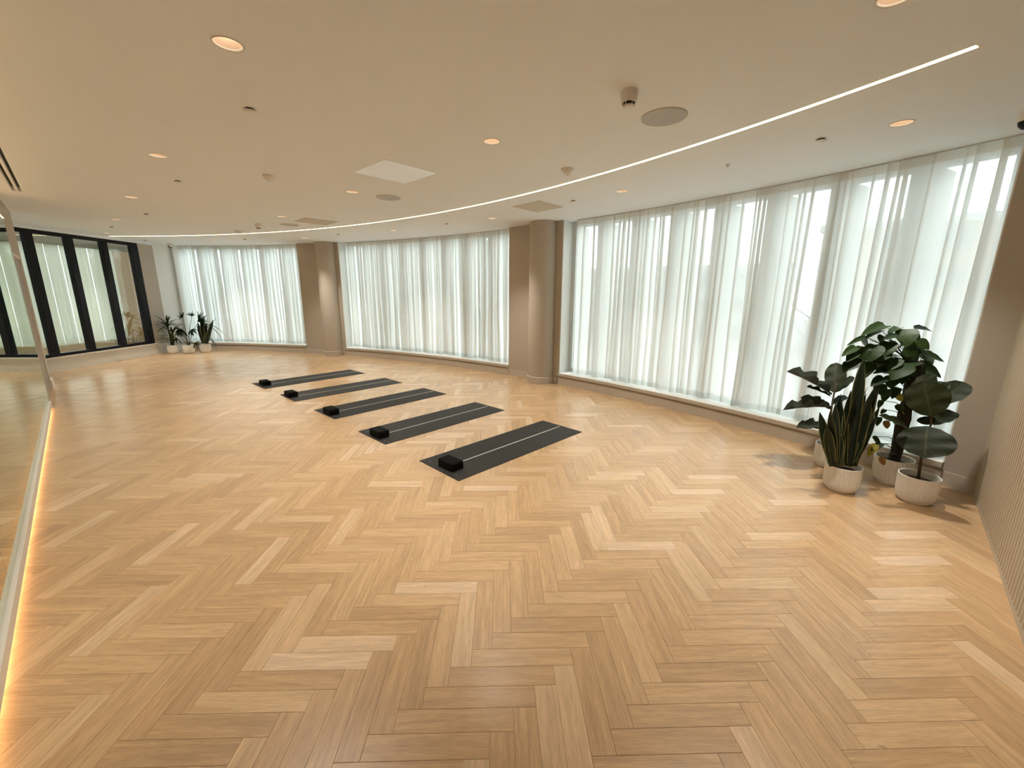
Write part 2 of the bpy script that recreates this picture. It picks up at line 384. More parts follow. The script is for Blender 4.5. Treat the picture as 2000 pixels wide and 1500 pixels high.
def tone():
    r = random.random()
    if r < 0.05: return random.uniform(0.90, 1.0)
    if r < 0.12: return random.uniform(0.0, 0.15)
    return min(0.9, max(0.15, random.gauss(0.52, 0.2)))
for a, bx, by, ang in planks[:300]:
    o = put('plank', pm, fl, (bx, by, 0)); o.rotation_euler = (0, 0, ang); tv = tone(); o.color = (tv, 0, 0, 1)
V = []; Fc = []; U = []; T = []
for a, bx, by, ang in planks[300:]:
    o0 = len(V); ca, sa = math.cos(ang), math.sin(ang); tv = tone()
    for x, y, z in PV: V.append((bx+ca*x-sa*y, by+sa*x+ca*y, z)); U.append((x, y)); T.append(tv)
    Fc += [tuple(q+o0 for q in f) for f in PF]
me = bpy.data.meshes.new('plank_field'); me.from_pydata(V, [], Fc); me.materials.append(WOODA); set_uv(me, U)
at_ = me.attributes.new('tone', 'FLOAT', 'POINT'); at_.data.foreach_set('value', T); me.update()
pf = put('plank_field', me, fl); pf['kind'] = 'stuff'

# ------------------------------------------------------------------ ceiling with openings for the downlights and the slot diffuser
DL = [('nearest the mirror', [(0.715, 2.61), (0.72, 5.07), (0.72, 7.50), (0.72, 10.0), (0.72, 12.48)]),
      ('along the ceiling middle', [(2.49, 0.215), (2.50, 2.60), (2.52, 5.07), (2.52, 7.52)]),
      ('nearest the curtains', [(4.20, 0.21), (4.66, 2.63), (4.86, 5.07), (4.52, 7.49), (3.80, 10.0), (2.49, 12.46)])]
DR = 0.066
bm = bmesh.new(); edges = []
def loop(pts):
    vv = [bm.verts.new((p[0], p[1], ZC)) for p in pts]
    for i in range(len(vv)): edges.append(bm.edges.new((vv[i], vv[(i+1) % len(vv)])))
loop(outline)
for _, L_ in DL:
    for (x, y) in L_: loop([(x+DR*math.cos(2*math.pi*k/24), y+DR*math.sin(2*math.pi*k/24)) for k in range(24)])
SL = (-0.325, -0.215, 3.6, 8.12)
loop([(SL[0], SL[2]), (SL[1], SL[2]), (SL[1], SL[3]), (SL[0], SL[3])])
bmesh.ops.triangle_fill(bm, use_beauty=True, use_dissolve=False, edges=edges, normal=(0, 0, -1))
for f in bm.faces:
    if f.normal.z > 0: f.normal_flip()
me = bpy.data.meshes.new('ceiling'); bm.to_mesh(me); bm.free(); me.materials.append(MT['ceil'])
ce = struct(put('ceiling', me))
MB().prism(outline, ZC+0.16, ZC+0.30).build('ceiling_slab', MT['ceil'], ce)
MB().arc(15.16, 15.22, -21.4, 42.6, ZC, ZC+0.16).build('ceiling_edge', MT['ceil'], ce)

# ------------------------------------------------------------------ walls
# mirror wall with a door opening
DY0, DY1, DH = 8.72, 9.94, 2.08
w = MB(); w.box(-0.75, -0.47, -0.80, DY0, 0, ZC); w.box(-0.75, -0.47, DY1, 10.30, 0, ZC); w.box(-0.75, -0.47, DY0, DY1, DH, ZC)
wl = struct(w.build('wall_left', MT['wall']))
MB().box(-2.75, -0.75, 10.15, 10.30, 0, ZC).build('wall_back', MT['wall'])['kind'] = 'structure'
dr = struct(put('door_1', None)); dr.location = (-0.47, DY0, 0)
MB().box(-0.06, -0.015, 0.04, DY1-DY0-0.04, 0.006, DH-0.04).build('door_leaf', MT['door'], dr)
fr = MB(); fr.box(-0.12, 0.008, 0, 0.04, 0, DH); fr.box(-0.12, 0.008, DY1-DY0-0.04, DY1-DY0, 0, DH); fr.box(-0.12, 0.008, 0.04, DY1-DY0-0.04, DH-0.04, DH)
fr.build('door_frame', MT['skirtw'], dr)
hd = MB(); hd.tube([(-0.015, 0.14, 1.02), (0.03, 0.14, 1.02), (0.03, 0.25, 1.02)], 0.009, 8); hd.build('door_handle', MT['alu'], dr, smooth=True)
bb = MB(); bb.box(-0.47, -0.447, DY1, 10.30, 0, 0.15); bb.box(-0.47, -0.447, 10.30, 10.322, 0, 0.15); bb.box(-0.75, -0.47, 10.30, 10.322, 0, 0.15)
struct(bb.build('baseboard_left', MT['skirtw']))
# ribbed wall
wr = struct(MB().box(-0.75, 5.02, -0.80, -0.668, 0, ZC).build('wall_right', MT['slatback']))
PIT = 0.0535; rb = MB()
hw = 0.0165
prof = [(-hw, 0.0), (-hw, 0.012), (-hw+0.004, 0.018), (hw-0.004, 0.018), (hw, 0.012), (hw, 0.0)]
n = len(prof); z0, z1 = 0.032, ZC
rb.add([(p[0], p[1], z0) for p in prof]+[(p[0], p[1], z1) for p in prof], [tuple(range(n)), tuple(range(2*n-1, n-1, -1))]+[(i, n+i, n+i+1, i+1) for i in range(n-1)])
rme = rb.mesh('slat', MT['slat']); rme.materials.append(MT['slatback'])
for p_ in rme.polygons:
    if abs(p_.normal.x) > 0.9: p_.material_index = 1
s = 2.85-PIT*61
while s < 4.83:
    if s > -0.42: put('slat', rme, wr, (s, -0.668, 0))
    s += PIT
MB().box(-0.45, 4.86, -0.668, -0.650, 0, 0.030).build('slat_plinth', MT['slat'], wr)

# curved window wall : piers, upstand below the sills
w = MB()
for a, b in ((-21.4, BAYS[0][0]), (BAYS[0][1], BAYS[1][0]), (BAYS[1][1], BAYS[2][0])): w.arc(RW, 15.2, a, b, 0, ZC)
for a, b in BAYS: w.arc(RW, 15.2, a, b, 0, 0.175)
ww = struct(w.build('wall_window', MT['wall'])); autosmooth(ww, 20)
b_ = MB()
for a, b in ((-21.0, -19.72), (BAYS[0][1]+0.05, 3.84), (BAYS[1][1]+0.05, 27.66)): b_.arc(RW-0.012, RW, a, b, 0, 0.125)
for a, b in BAYS: b_.arc(RW-0.012, RW, a, b, 0, 0.125)
bo = struct(b_.build('baseboard_window', MT['skirt'])); autosmooth(bo, 20)
# white reveal linings
rv = MB()
for a, b in BAYS:
    rv.arc(RW+0.012, 15.18, a, a+0.05, 0.2, ZC, 1); rv.arc(RW+0.012, 15.18, b-0.05, b, 0.2, ZC, 1)
struct(rv.build('trim_1', MT['white']))
# white wall stub beyond the dark screen
ws = MB().wbox(-9.34, -9.14, 10.775, 11.75, 0, ZC).build('wall_corner', MT['white']); struct(ws)

# windows : frame, infill panels and panes behind the curtains
NM = [8, 8, 6]
FH = 0.155
for k, (a, b) in enumerate(BAYS):
    win = struct(put('window_%d' % (k+1), None)); c0 = pol(15.08, (a+b)/2); win.location = (c0[0], c0[1], 0)
    def add(mb, nm, mat): o = mb.build(nm, mat); o.parent = win; o.matrix_parent_inverse = Matrix.Translation((-c0[0], -c0[1], 0)); return o
    o = add(MB().arc(RW-0.028, 15.14, a+0.02, b-0.02, 0.155, 0.20), 'sill', MT['skirt']); autosmooth(o, 20)
    o = add(MB().arc(RW-0.027, 15.14, a+0.03, b-0.03, 0.2005, 0.2025), 'sill_top', MT['white']); autosmooth(o, 20)
    pitch_ = (b-a)/NM[k]; fr = MB()
    fr.arc(15.04, 15.14, a, b, 0.20, 0.275); fr.arc(15.02, 15.14, a, b, 2.685, ZC)
    o = add(fr, 'window_frame', MT['alu']); autosmooth(o, 20)
    for m in range(NM[k]):
        cph = a+pitch_*(m+0.5); gw = 0.63
        pan = MB(); 
        pan.arc(15.02, 15.38, cph+pitch_*(0.5-FH), cph+pitch_*(0.5+FH) if m < NM[k]-1 else b, 0.275, 2.685, 2)
        if m == 0: add(MB().arc(15.02, 15.38, a, cph-pitch_*(0.5-FH), 0.275, 2.685, 1), 'window_fin', MT['infill'])
        add(pan, 'window_fin', MT['infill'])
        add(MB().arc(15.075, 15.085, cph-pitch_*(0.5-FH), cph+pitch_*(0.5-FH), 0.275, 2.685, 2), 'pane', MT['wglass'])

# columns
for nm, (cx, cy), lab in (('c', (5.700, 4.665), 'round greige column between the middle and the right curtains'), ('c', (4.445, 10.515), 'round greige column between the left and the middle curtains')):
    col = thing('column', (cx, cy, 0), lab, 'column', 'round columns at the window wall')
    o = MB().lathe([(0, 0.12), (0.2345, 0.12), (0.2345, ZC), (0, ZC)], 64).build('shaft', MT['wall'], col); autosmooth(o)
    o = MB().lathe([(0, 0), (0.248, 0), (0.248, 0.120), (0.243, 0.126), (0.232, 0.126)], 64).build('base_ring', MT['skirt'], col); autosmooth(o)

# glazed black screen at the far end (window_4)
scr = struct(put('window_4', None)); q = w2r(GX, 8.0); scr.location = (q[0], q[1], 0)
def adds(mb, nm, mat): o = mb.build(nm, mat); o.parent = scr; o.matrix_parent_inverse = Matrix.Translation((-q[0], -q[1], 0)); return o
YS = [10.27-0.0+0.0]
mull = [(10.19, 10.35)]+[(9.47-0.73*i, 9.59-0.73*i) for i in range(7)]
adds(MB().wbox(GX-0.10, GX, 4.9, 10.35, 2.645, 2.715), 'head_rail', MT['black'])
adds(MB().wbox(GX-0.10, GX, 4.9, 10.35, 0.285, 0.345), 'bottom_rail', MT['black'])
for y0, y1 in mull: adds(MB().wbox(GX-0.10, GX+0.004, y0, y1, 0.345, 2.645), 'mullion', MT['black'])
for (y0, _), (_, y1) in zip(mull[:-1], mull[1:]):
    adds(MB().wbox(GX-0.056, GX-0.048, y1, y0, 0.345, 2.645), 'pane', MT['pglass'])
adds(MB().wbox(GX-0.20, GX+0.02, 4.9, 10.775, 0.0, 0.255), 'upstand', MT['skirtw'])
adds(MB().wbox(GX-0.20, GX+0.045, 4.9, 10.40, 0.255, 0.285), 'sill', MT['skirtw'])
adds(MB().wbox(GX-0.20, GX, 4.9, 10.775, 2.715, ZC), 'head_panel', MT['ceil'])
adds(MB().wbox(GX-0.20, GX, 10.35, 10.775, 0.255, 2.715), 'end_pier', MT['wall'])

# vertical blind behind the screen
bl = thing('vertical_blind', (*w2r(-9.42, 8.0), 0.40), 'pale vertical blind hanging behind the black framed glass screen', 'blind')
inv = Matrix.Translation(-Vector(bl.location))
def addb(mb, nm, mat): o = mb.build(nm, mat); o.parent = bl; o.matrix_parent_inverse = inv; return o
addb(MB().wbox(-9.45, -9.38, 5.0, 10.9, 2.50, 2.68), 'head_rail', MT['blindrail'])
y = 5.05
while y < 9.95:
    x0 = random.uniform(-0.012, 0.012); gap = random.choice((0.004, 0.012, 0.02))
    addb(MB().wbox(-9.416+x0, -9.412+x0, y+gap/2, y+0.29-gap/2, 0.46, 2.50), 'slat', MT['blind'])
    yy = y+0.145
    p0 = w2r(-9.40+x0, y+0.29)
    addb(MB().lathe([(0, -0.017), (0.012, -0.012), (0.017, 0), (0.012, 0.012), (0, 0.017)], 10, (p0[0], p0[1], 0.47)), 'chain_weight', MT['panel'])
    y += 0.29
lw = tag(MB().wbox(-9.75, -9.60, 4.9, 11.6, 0, 0.44).build('dwarf_wall', MT['brown']), 'low brown wall behind the black framed glass screen', 'wall')
bp_ = tag(MB().wbox(-9.47, -9.465, 9.98, 10.75, 0.03, 2.66).build('brown_drape', MT['drape']), 'tan fabric drape behind the rightmost pane of the black glass screen', 'drape')

# ------------------------------------------------------------------ mirror, its ledge and lights
mr = thing('wall_mirror', (-0.47, 3.9, 0.10), 'long frameless wall mirror on the left wall above a white ledge', 'mirror')
joints = [-0.64, 1.05, 3.13, 5.21, 7.29, 8.45]
for a, b in zip(joints[:-1], joints[1:]):
    MB().box(0.012, 0.018, a-3.9+0.0015, b-3.9-0.0015, 0.005, 2.36).build('mirror_panel', MT['mirror'], mr)
MB().box(0.0, 0.0118, -0.64-3.9, 8.45-3.9, 0.005, 2.36).build('backing_board', MT['blackm'], mr)
bs = struct(MB().box(-0.47, -0.430, -0.648, 8.34, 0.030, 0.100).build('trim_2', MT['skirtw']))
lt = thing('led_tape', (-0.445, 3.85, 0.0), 'warm light tape tucked under the white ledge below the mirror', 'light')
MB().box(-0.019, -0.006, -4.45, 4.48, 0.026, 0.0298).build('diffuser', MT['glow'], lt)
lt = thing('led_tape', (-0.46, 3.85, 2.47), 'warm light tape along the top edge of the wall mirror', 'light')
MB().box(-0.006, 0.012, -4.45, 4.58, 0.0, 0.006).build('diffuser', MT['cove'], lt)
# slot diffuser in the ceiling above the mirror
sd = thing('slot_diffuser', ((SL[0]+SL[1])/2, (SL[2]+SL[3])/2, ZC), 'ceiling slot diffuser with two dark slots above the mirror', 'air vent')
hx = (SL[1]-SL[0])/2; hy = (SL[3]-SL[2])/2
MB().box(-hx, hx, -hy, hy, 0.05, 0.06).build('plenum', MT['blackm'], sd)
f_ = MB(); f_.box(-hx-0.012, -hx+0.014, -hy-0.012, hy+0.012, -0.003, 0.05); f_.box(hx-0.014, hx+0.012, -hy-0.012, hy+0.012, -0.003, 0.05); f_.box(-0.011, 0.011, -hy, hy, -0.001, 0.05)
f_.box(-hx, hx, -hy-0.012, -hy+0.01, -0.003, 0.05); f_.box(-hx, hx, hy-0.01, hy+0.012, -0.003, 0.05)
f_.build('slot_frame', MT['ceil'], sd)

# ------------------------------------------------------------------ curved LED strip
ls = thing('led_strip', (*pol(13.02, 12), ZC), 'long curved glowing light strip set into the ceiling', 'light')
iv = Matrix.Translation(-Vector(ls.location))
o = MB().arc(13.004, 13.036, -20.55, 41.45, ZC-0.003, ZC-0.0005, 160).build('diffuser', MT['led']); o.parent = ls; o.matrix_parent_inverse = iv
o = MB().arc(12.998, 13.042, -20.58, 41.48, ZC-0.0014, ZC-0.0002, 160).build('housing', MT['plastic']); o.parent = ls; o.matrix_parent_inverse = iv

# ------------------------------------------------------------------ downlights
cone_me = MB().lathe([(DR+0.004, -0.002), (DR+0.004, 0.0005), (DR-0.001, 0.0005), (DR-0.004, 0.004), (0.040, 0.055), (0.036, 0.056)], 32).mesh('reflector', MT['cone'], True)
rim_me = MB().lathe([(DR-0.0075, 0.0075), (DR-0.0055, 0.003), (DR-0.0015, -0.0025), (DR+0.003, -0.0025), (DR+0.003, 0.0)], 32).mesh('rim', MT['plastic'], True)
lamp_me = MB().lathe([(0.0, 0.052), (0.037, 0.052), (0.037, 0.058), (0.0, 0.058)], 24).mesh('lamp', MT['lamp'], False)
can_me = MB().lathe([(DR, 0.001), (DR, 0.12), (0.0, 0.12)], 24).mesh('can', MT['blackm'], False)
ordn = ['first', 'second', 'third', 'fourth', 'fifth', 'sixth']
for row, L_ in DL:
    for i, (x, y) in enumerate(L_):
        d = thing('downlight', (x, y, ZC), 'round recessed downlight, %s from camera, row %s' % (ordn[i], row), 'downlight', 'round ceiling downlights')
        put('reflector', cone_me, d); put('rim', rim_me, d); put('lamp', lamp_me, d); put('can', can_me, d)
        sp = bpy.data.lights.new('downlight_beam', 'SPOT'); sp.energy = SPOT_W; sp.color = WARM; sp.spot_size = R_(86); sp.spot_blend = 1.0; sp.shadow_soft_size = 0.06
        so = bpy.data.objects.new('downlight_beam', sp); COL.objects.link(so); so.parent = d; so.location = (0, 0, 0.03)

# ------------------------------------------------------------------ other ceiling fittings
cap_me = MB().lathe([(0, -0.016), (0.034, -0.016), (0.036, -0.013), (0.036, -0.010), (0, -0.010)], 24).mesh('cap', MT['plastic'], True)
stem_me = MB().lathe([(0.026, -0.011), (0.026, 0.0)], 20).mesh('collar', MT['blackm'], True)
caps = [((1.0, 3.36), 'small round sprinkler cap nearest the camera, left of the white ceiling panel'), ((0.99, 6.03), 'small round sprinkler cap between the second and third mirror-side downlights'),
        ((1.0, 8.92), 'small round sprinkler cap between the third and fourth mirror-side downlights'), ((0.71, 11.2), 'small round sprinkler cap close to the black glass screen'),
        ((4.19, 0.67), 'small round sprinkler cap above the right curtain near the corner'), ((4.69, 3.35), 'small round sprinkler cap beside the grey ceiling panel near the right curtain'),
        ((4.72, 6.06), 'small round sprinkler cap above the right part of the middle curtain'), ((4.05, 8.89), 'small round sprinkler cap above the left column'),
        ((2.95, 11.34), 'small round sprinkler cap above the left curtain'), ((1.40, 13.44), 'small round sprinkler cap in the far left ceiling corner')]
for (x, y), lab in caps:
    d = thing('ceiling_sprinkler', (x, y, ZC), lab, 'sprinkler', 'round ceiling sprinklers'); put('cap', cap_me, d); put('collar', stem_me, d)
d = thing('pendent_sprinkler', (4.40, 1.40, ZC), 'tiny grey sprinkler head in the ceiling above the right curtain', 'sprinkler')
MB().lathe([(0, -0.004), (0.016, -0.004), (0.016, 0.0)], 16).build('plate', MT['grille'], d)
MB().lathe([(0, -0.022), (0.012, -0.020), (0.012, -0.017), (0.005, -0.016), (0.005, -0.004)], 12).build('nozzle', MT['alu'], d)
def smoke(x, y, lab):
    d = thing('smoke_detector', (x, y, ZC), lab, 'smoke detector', 'cup shaped smoke detectors')
    o = MB().lathe([(0, 0), (0.052, 0), (0.052, -0.028), (0.048, -0.034), (0.046, -0.060), (0.040, -0.062), (0, -0.062)], 32).build('body', MT['plastic'], d); autosmooth(o, 30)
    o = MB().lathe([(0.034, -0.062), (0.031, -0.078), (0, -0.078)], 28).build('dark_chamber', MT['blackm'], d); autosmooth(o, 30)
    for k in range(6):
        a = k*math.pi/3; MB().tube([(0.040*math.cos(a), 0.040*math.sin(a), -0.060), (0.034*math.cos(a), 0.034*math.sin(a), -0.081)], 0.0025, 6).build('cage_bar', MT['plastic'], d)
    o = MB().lathe([(0, -0.078), (0.034, -0.078), (0.034, -0.083), (0.026, -0.088), (0, -0.088)], 28).build('cap', MT['plastic'], d); autosmooth(o, 30)
smoke(2.48, 1.39, 'white smoke detector with dark slots beside the nearest grey ceiling speaker')
smoke(2.50, 8.69, 'small far smoke detector with dark slots just before the light strip')
def dome(x, y, lab, r=0.07):
    d = thing('ceiling_sensor', (x, y, ZC), lab, 'sensor')
    o = MB().lathe([(0, 0), (r, 0), (r, -0.012), (r*0.86, -0.020), (0, -0.020)], 32).build('base', MT['plastic'], d); autosmooth(o, 30)
    o = MB().lathe([(r*0.8, -0.020), (r*0.62, -0.042), (r*0.30, -0.050), (0, -0.050)], 32).build('dome', MT['plastic'], d, smooth=True)
    MB().lathe([(0, -0.050), (r*0.2, -0.0505), (r*0.2, -0.053), (0, -0.053)], 20).build('lens', MT['grille'], d)
dome(3.52, 2.59, 'white round dome sensor on the ceiling just before the light strip')
dome(1.60, 5.04, 'white round sensor left of the white ceiling panel', 0.055)
dome(2.50, 9.92, 'far round ceiling sensor next to the left end of the light strip', 0.075)
def speaker(x, y, r, lab):
    d = thing('ceiling_speaker', (x, y, ZC), lab, 'speaker', 'round ceiling speakers')
    o = MB().lathe([(r, 0), (r, -0.006), (r-0.004, -0.008), (r-0.006, -0.006)], 48).build('rim', MT['panelg'], d); autosmooth(o, 30)
    o = MB().lathe([(r-0.006, -0.0065), (0, -0.0085)], 48).build('grille', MT['grille'], d, smooth=True)
speaker(2.97, 1.39, 0.15, 'large round grey ceiling speaker nearest the camera')
speaker(2.97, 5.0, 0.15, 'round grey ceiling speaker beyond the white ceiling panel')
speaker(2.9, 8.31, 0.15, 'far round grey ceiling speaker beside the far grey ceiling panel')
def panel(pts, m, lab):
    cx = sum(p[0] for p in pts)/4; cy = sum(p[1] for p in pts)/4
    d = thing('ceiling_panel', (cx, cy, ZC), lab, 'ceiling panel')
    P = [(p[0]-cx, p[1]-cy) for p in pts]
    MB().prism([(p[0]*1.015, p[1]*1.015) for p in P], -0.0015, 0.0).build('frame', MT['ceil'], d)
    MB().prism(P, -0.004, -0.0012).build('board', m, d)
panel([(2.145, 3.64), (2.73, 3.64), (2.73, 4.24), (2.145, 4.24)], MT['panel'], 'bright white square access panel in the ceiling')
panel([(4.38, 3.67), (4.92, 3.67), (4.96, 4.20), (4.42, 4.20)], MT['panelg'], 'grey perforated ceiling panel above the right column')
panel([(2.80, 7.31), (3.36, 7.31), (3.36, 7.85), (2.80, 7.85)], MT['panelg'], 'far grey perforated ceiling panel before the light strip')
def cctv(p, lab, face, r=0.062):
    d = thing('dome_camera', (p[0], p[1], ZC), lab, 'camera', 'dome security cameras')
    o = MB().lathe([(0, 0), (r*0.9, 0), (r, -0.02), (r, -0.05), (r*0.85, -0.058), (0, -0.058)], 32).build('housing', MT['plastic'], d); autosmooth(o, 30)
    o = MB().lathe([(r*0.80, -0.056), (r*0.74, -0.08), (r*0.45, -0.102), (0, -0.11)], 28).build('dome', MT['black'], d, smooth=True)
    o = MB().lathe([(r*0.84, -0.056), (r*0.78, -0.082), (r*0.72, -0.088), (r*0.74, -0.078), (r*0.80, -0.056)], 28, a0=face-1.2, a1=face+1.2).build('shroud', MT['plastic'], d)
cctv((4.50, -0.41), 'white dome security camera by the right wall above the curtain', -2.2)
cctv((1.93, 13.95), 'white dome security camera in the far left corner', -1.0)

# ------------------------------------------------------------------ curtains
def catmull(P, n):
    out = []
    for i in range(len(P)-1):
        p0 = P[max(i-1, 0)]; p1 = P[i]; p2 = P[i+1]; p3 = P[min(i+2, len(P)-1)]
        for k in range(n):
            t = k/n; a = []
            for c in range(2):
                a.append(0.5*(2*p1[c]+(p2[c]-p0[c])*t+(2*p0[c]-5*p1[c]+4*p2[c]-p3[c])*t*t+(3*p1[c]-p0[c]-3*p2[c]+p3[c])*t**3))
            out.append(tuple(a))
    out.append(tuple(P[-1])); return out
def curtain(a, b, seed, lab, widths, rc=14.905):
    rn = random.Random(seed); L = R_(b-a)*rc; top, bot = [], []
    x = 0.0; key = []
    while x < L:
        wd_ = rn.choice(widths); ov = rn.uniform(0.015, 0.055); dp = rn.uniform(0.025, 0.075)
        key.append((x, wd_, ov, dp, rn.uniform(-0.012, 0.012), rn.uniform(-0.03, 0.03))); x += wd_
    sc = L/x; Pt, Pb = [], []
    for x, wd_, ov, dp, n1, sl in key:
        x *= sc; wd_ *= sc
        for arr, k_, sh in ((Pt, 0.55, 0.0), (Pb, 1.0, sl)):
            xx = x+sh
            arr += [(xx, n1*k_), (xx+wd_*0.45, -dp*0.25*k_+n1*k_), (xx+wd_+ov*0.5*k_, -dp*0.55*k_), (xx+wd_-ov*0.15, dp*0.05), (xx+wd_-ov*0.5*k_, dp*0.6*k_)]
    Pt.append((L, 0)); Pb.append((L, 0))
    Ct, Cb = catmull(Pt, 4), catmull(Pb, 4); n = len(Ct)
    zs = [2.762, 2.74, 2.715, 2.69, 2.6, 2.4, 2.1, 1.8, 1.5, 1.2, 0.9, 0.6, 0.4, 0.29, 0.25, 0.222]
    ph = [rn.uniform(0, 6.28) for _ in range(4)]
    def pt(j, z):
        t = (2.762-z)/2.54; t2 = t**0.7
        xx = Ct[j][0]*(1-t2)+Cb[j][0]*t2; yy = Ct[j][1]*(1-t2)+Cb[j][1]*t2
        wob = 0.012*math.sin(xx*5.1+z*1.7+ph[0])+0.008*math.sin(xx*13.0-z*2.3+ph[1])
        yy += wob*t; xx += 0.006*math.sin(z*3.1+xx*9+ph[2])*t
        xx = min(max(xx, 0.004), L-0.004)
        zz = z+(0.010*math.sin(xx*7+ph[3])+0.006*math.sin(xx*31))*(t if z < 0.35 else 0)
        p = pol(rc+yy, a+math.degrees(xx/rc)); return (p[0], p[1], zz)
    cu = thing('sheer_curtain', (*pol(rc, (a+b)/2), 0.21), lab, 'curtain', 'sheer white curtains'); iv = Matrix.Translation(-Vector(cu.location))
    def sheet(z_list, nm, mat, off=0.0):
        V, Fc, U = [], [], []
        for i, z in enumerate(z_list):
            for j in range(n):
                p = pt(j, z)
                if off:
                    ph_ = math.atan2(p[1]-CC[1], p[0]-CC[0]); p = (p[0]+off*math.cos(ph_), p[1]+off*math.sin(ph_), p[2])
                V.append(p); U.append((j*0.012, z))
        for i in range(len(z_list)-1):
            for j in range(n-1): Fc.append((i*n+j, i*n+j+1, (i+1)*n+j+1, (i+1)*n+j))
        me = bpy.data.meshes.new(nm); me.from_pydata(V, [], Fc); me.materials.append(mat); set_uv(me, U)
        me.polygons.foreach_set('use_smooth', [True]*len(me.polygons)); me.update()
        o = put(nm, me, cu); o.matrix_parent_inverse = iv
    sheet(zs[3:14], 'fabric', MT['curtain']); sheet(zs[:4], 'heading', MT['head']); sheet(zs[13:], 'hem', MT['hem'])
    tr = tag(MB().arc(rc-0.018, rc+0.018, a, b, 2.764, ZC-0.0002).build('curtain_track', MT['alu']), 'slim ceiling track of the curtain in the %s window bay' % lab.split(' window')[0].split()[-1], 'curtain track', 'curtain tracks')
curtain(BAYS[0][0]+0.10, BAYS[0][1]-0.75, 11, 'sheer white curtain across the right window bay behind the big plants', (0.05, 0.065, 0.08, 0.11, 0.15, 0.19))
curtain(BAYS[1][0]+0.10, BAYS[1][1]-0.45, 12, 'sheer white curtain across the middle window bay between the columns', (0.035, 0.05, 0.06, 0.075, 0.10))
curtain(BAYS[2][0]+0.10, BAYS[2][1]-0.25, 13, 'sheer white curtain across the left window bay behind the small plants', (0.04, 0.05, 0.065, 0.08, 0.11))

# ------------------------------------------------------------------ yoga mats and blocks
mat_me = MB().bbox(0, 1.83, -0.61, 0, 0, 0.0045, 0.0015).mesh('pad', MT['mat'])
line_me = MB().box(0.13, 1.80, -0.3085, -0.2965, 0.0044, 0.0049).mesh('centre_line', MT['matmark'])
rg = MB()
ring_me = MB().lathe([(0.0085, 0.0044), (0.0085, 0.0049), (0.0115, 0.0049), (0.0115, 0.0044)], 20).mesh('ring_mark', MT['matring'])
MATS = [(2.060, 3.171, -1.29), (2.050, 4.405, 0.35), (2.043, 5.675, 1.71), (2.012, 6.942, 0.7), (1.939, 8.158, 2.67)]
BLK = [(0.125, -0.335, 2.5), (0.098, -0.315, -1), (0.085, -0.335, -2), (0.085, -0.235, 1), (0.115, -0.305, -3)]
block_me = MB().bbox(-0.066, 0.066, -0.108, 0.108, 0, 0.079, 0.008).mesh('foam', MT['foam'])
mlab = ['nearest the camera', 'second from the camera', 'third from the camera', 'fourth from the camera', 'farthest from the camera']
for (x, y, r), (bu, bv, br), lb in zip(MATS, BLK, mlab):
    m = thing('yoga_mat', (x, y, 0.0005), 'charcoal yoga mat with a white centre line, '+lb, 'yoga mat', 'yoga mats laid out in a row', R_(r))
    put('pad', mat_me, m); put('centre_line', line_me, m)
    for v in (-0.09, -0.302, -0.50): put('ring_mark', ring_me, m, (0.062, v, 0))
    cr, sr = math.cos(R_(r)), math.sin(R_(r))
    k = put('yoga_block', block_me, None, (x+cr*bu-sr*bv, y+sr*bu+cr*bv, 0.0052)); k.rotation_euler = (0, 0, R_(r+br))
    tag(k, 'black foam yoga block on the mat '+lb, 'yoga block', 'yoga blocks')

# ------------------------------------------------------------------ plants
def leaf_mesh(name, mat, wf, nu=10, nv=4, cup=0.15, droop=0.2, wave=0.0, twist=0.0, ar=0.7):
    V, Fc, U = [], [], []
    for i in range(nu+1):
        u = i/nu; wd_ = wf(u)
        for j in range(nv+1):
            v = j/nv*2-1
            x = u; yv = v*wd_*0.5; z = -droop*u*u+ar*(cup*abs(v)**1.5*wd_*0.5+wave*math.sin(u*19+v*2)*abs(v)*wd_)
            if twist:
                a = twist*u; yv, z = yv*math.cos(a), z+ar*yv*math.sin(a)
            V.append((x, yv, z)); U.append((u, j/nv))
    for i in range(nu):
        for j in range(nv): k = i*(nv+1)+j; Fc.append((k, k+1, k+nv+2, k+nv+1))
    me = bpy.data.meshes.new(name); me.from_pydata(V, [], Fc); me.materials.append(mat); set_uv(me, U)
    me.polygons.foreach_set('use_smooth', [True]*len(me.polygons)); me.update(); return me
def wf_fig(u): return max(0.02, (math.sin(math.pi*min(1, u**0.85*1.0)) ** 0.55)*(0.62+0.5*u)) if 0 < u < 1 else 0.02
def wf_heart(u): return max(0.01, 2.05*(u+0.06)**0.42*(1-u)**0.85) if u < 1 else 0.01
def wf_blade(u): return max(0.04, min(1.0, (0.55+1.1*u) if u < 0.4 else 1.0)*(1-max(0, (u-0.62)/0.38)**2.2))
def wf_strap(u): return max(0.05, (0.6+0.8*u if u < 0.5 else 1.0)*(1-max(0, (u-0.45)/0.55)**1.5))
def place_leaf(me, parent, base, tip, width, nrm):
    base, tip = Vector(base), Vector(tip); X = tip-base; Ln = X.length; X.normalize()
    N = Vector(nrm); N = N-X*N.dot(X); N.normalize(); Y = N.cross(X)
    m = Matrix(((X.x*Ln, Y.x*width, N.x*Ln, 0), (X.y*Ln, Y.y*width, N.y*Ln, 0), (X.z*Ln, Y.z*width, N.z*Ln, 0), (0, 0, 0, 1)))
    o = put('leaf', me, parent); b = base-Vector(parent.location)
    o.matrix_basis = Matrix.Translation(b) @ m
    return o
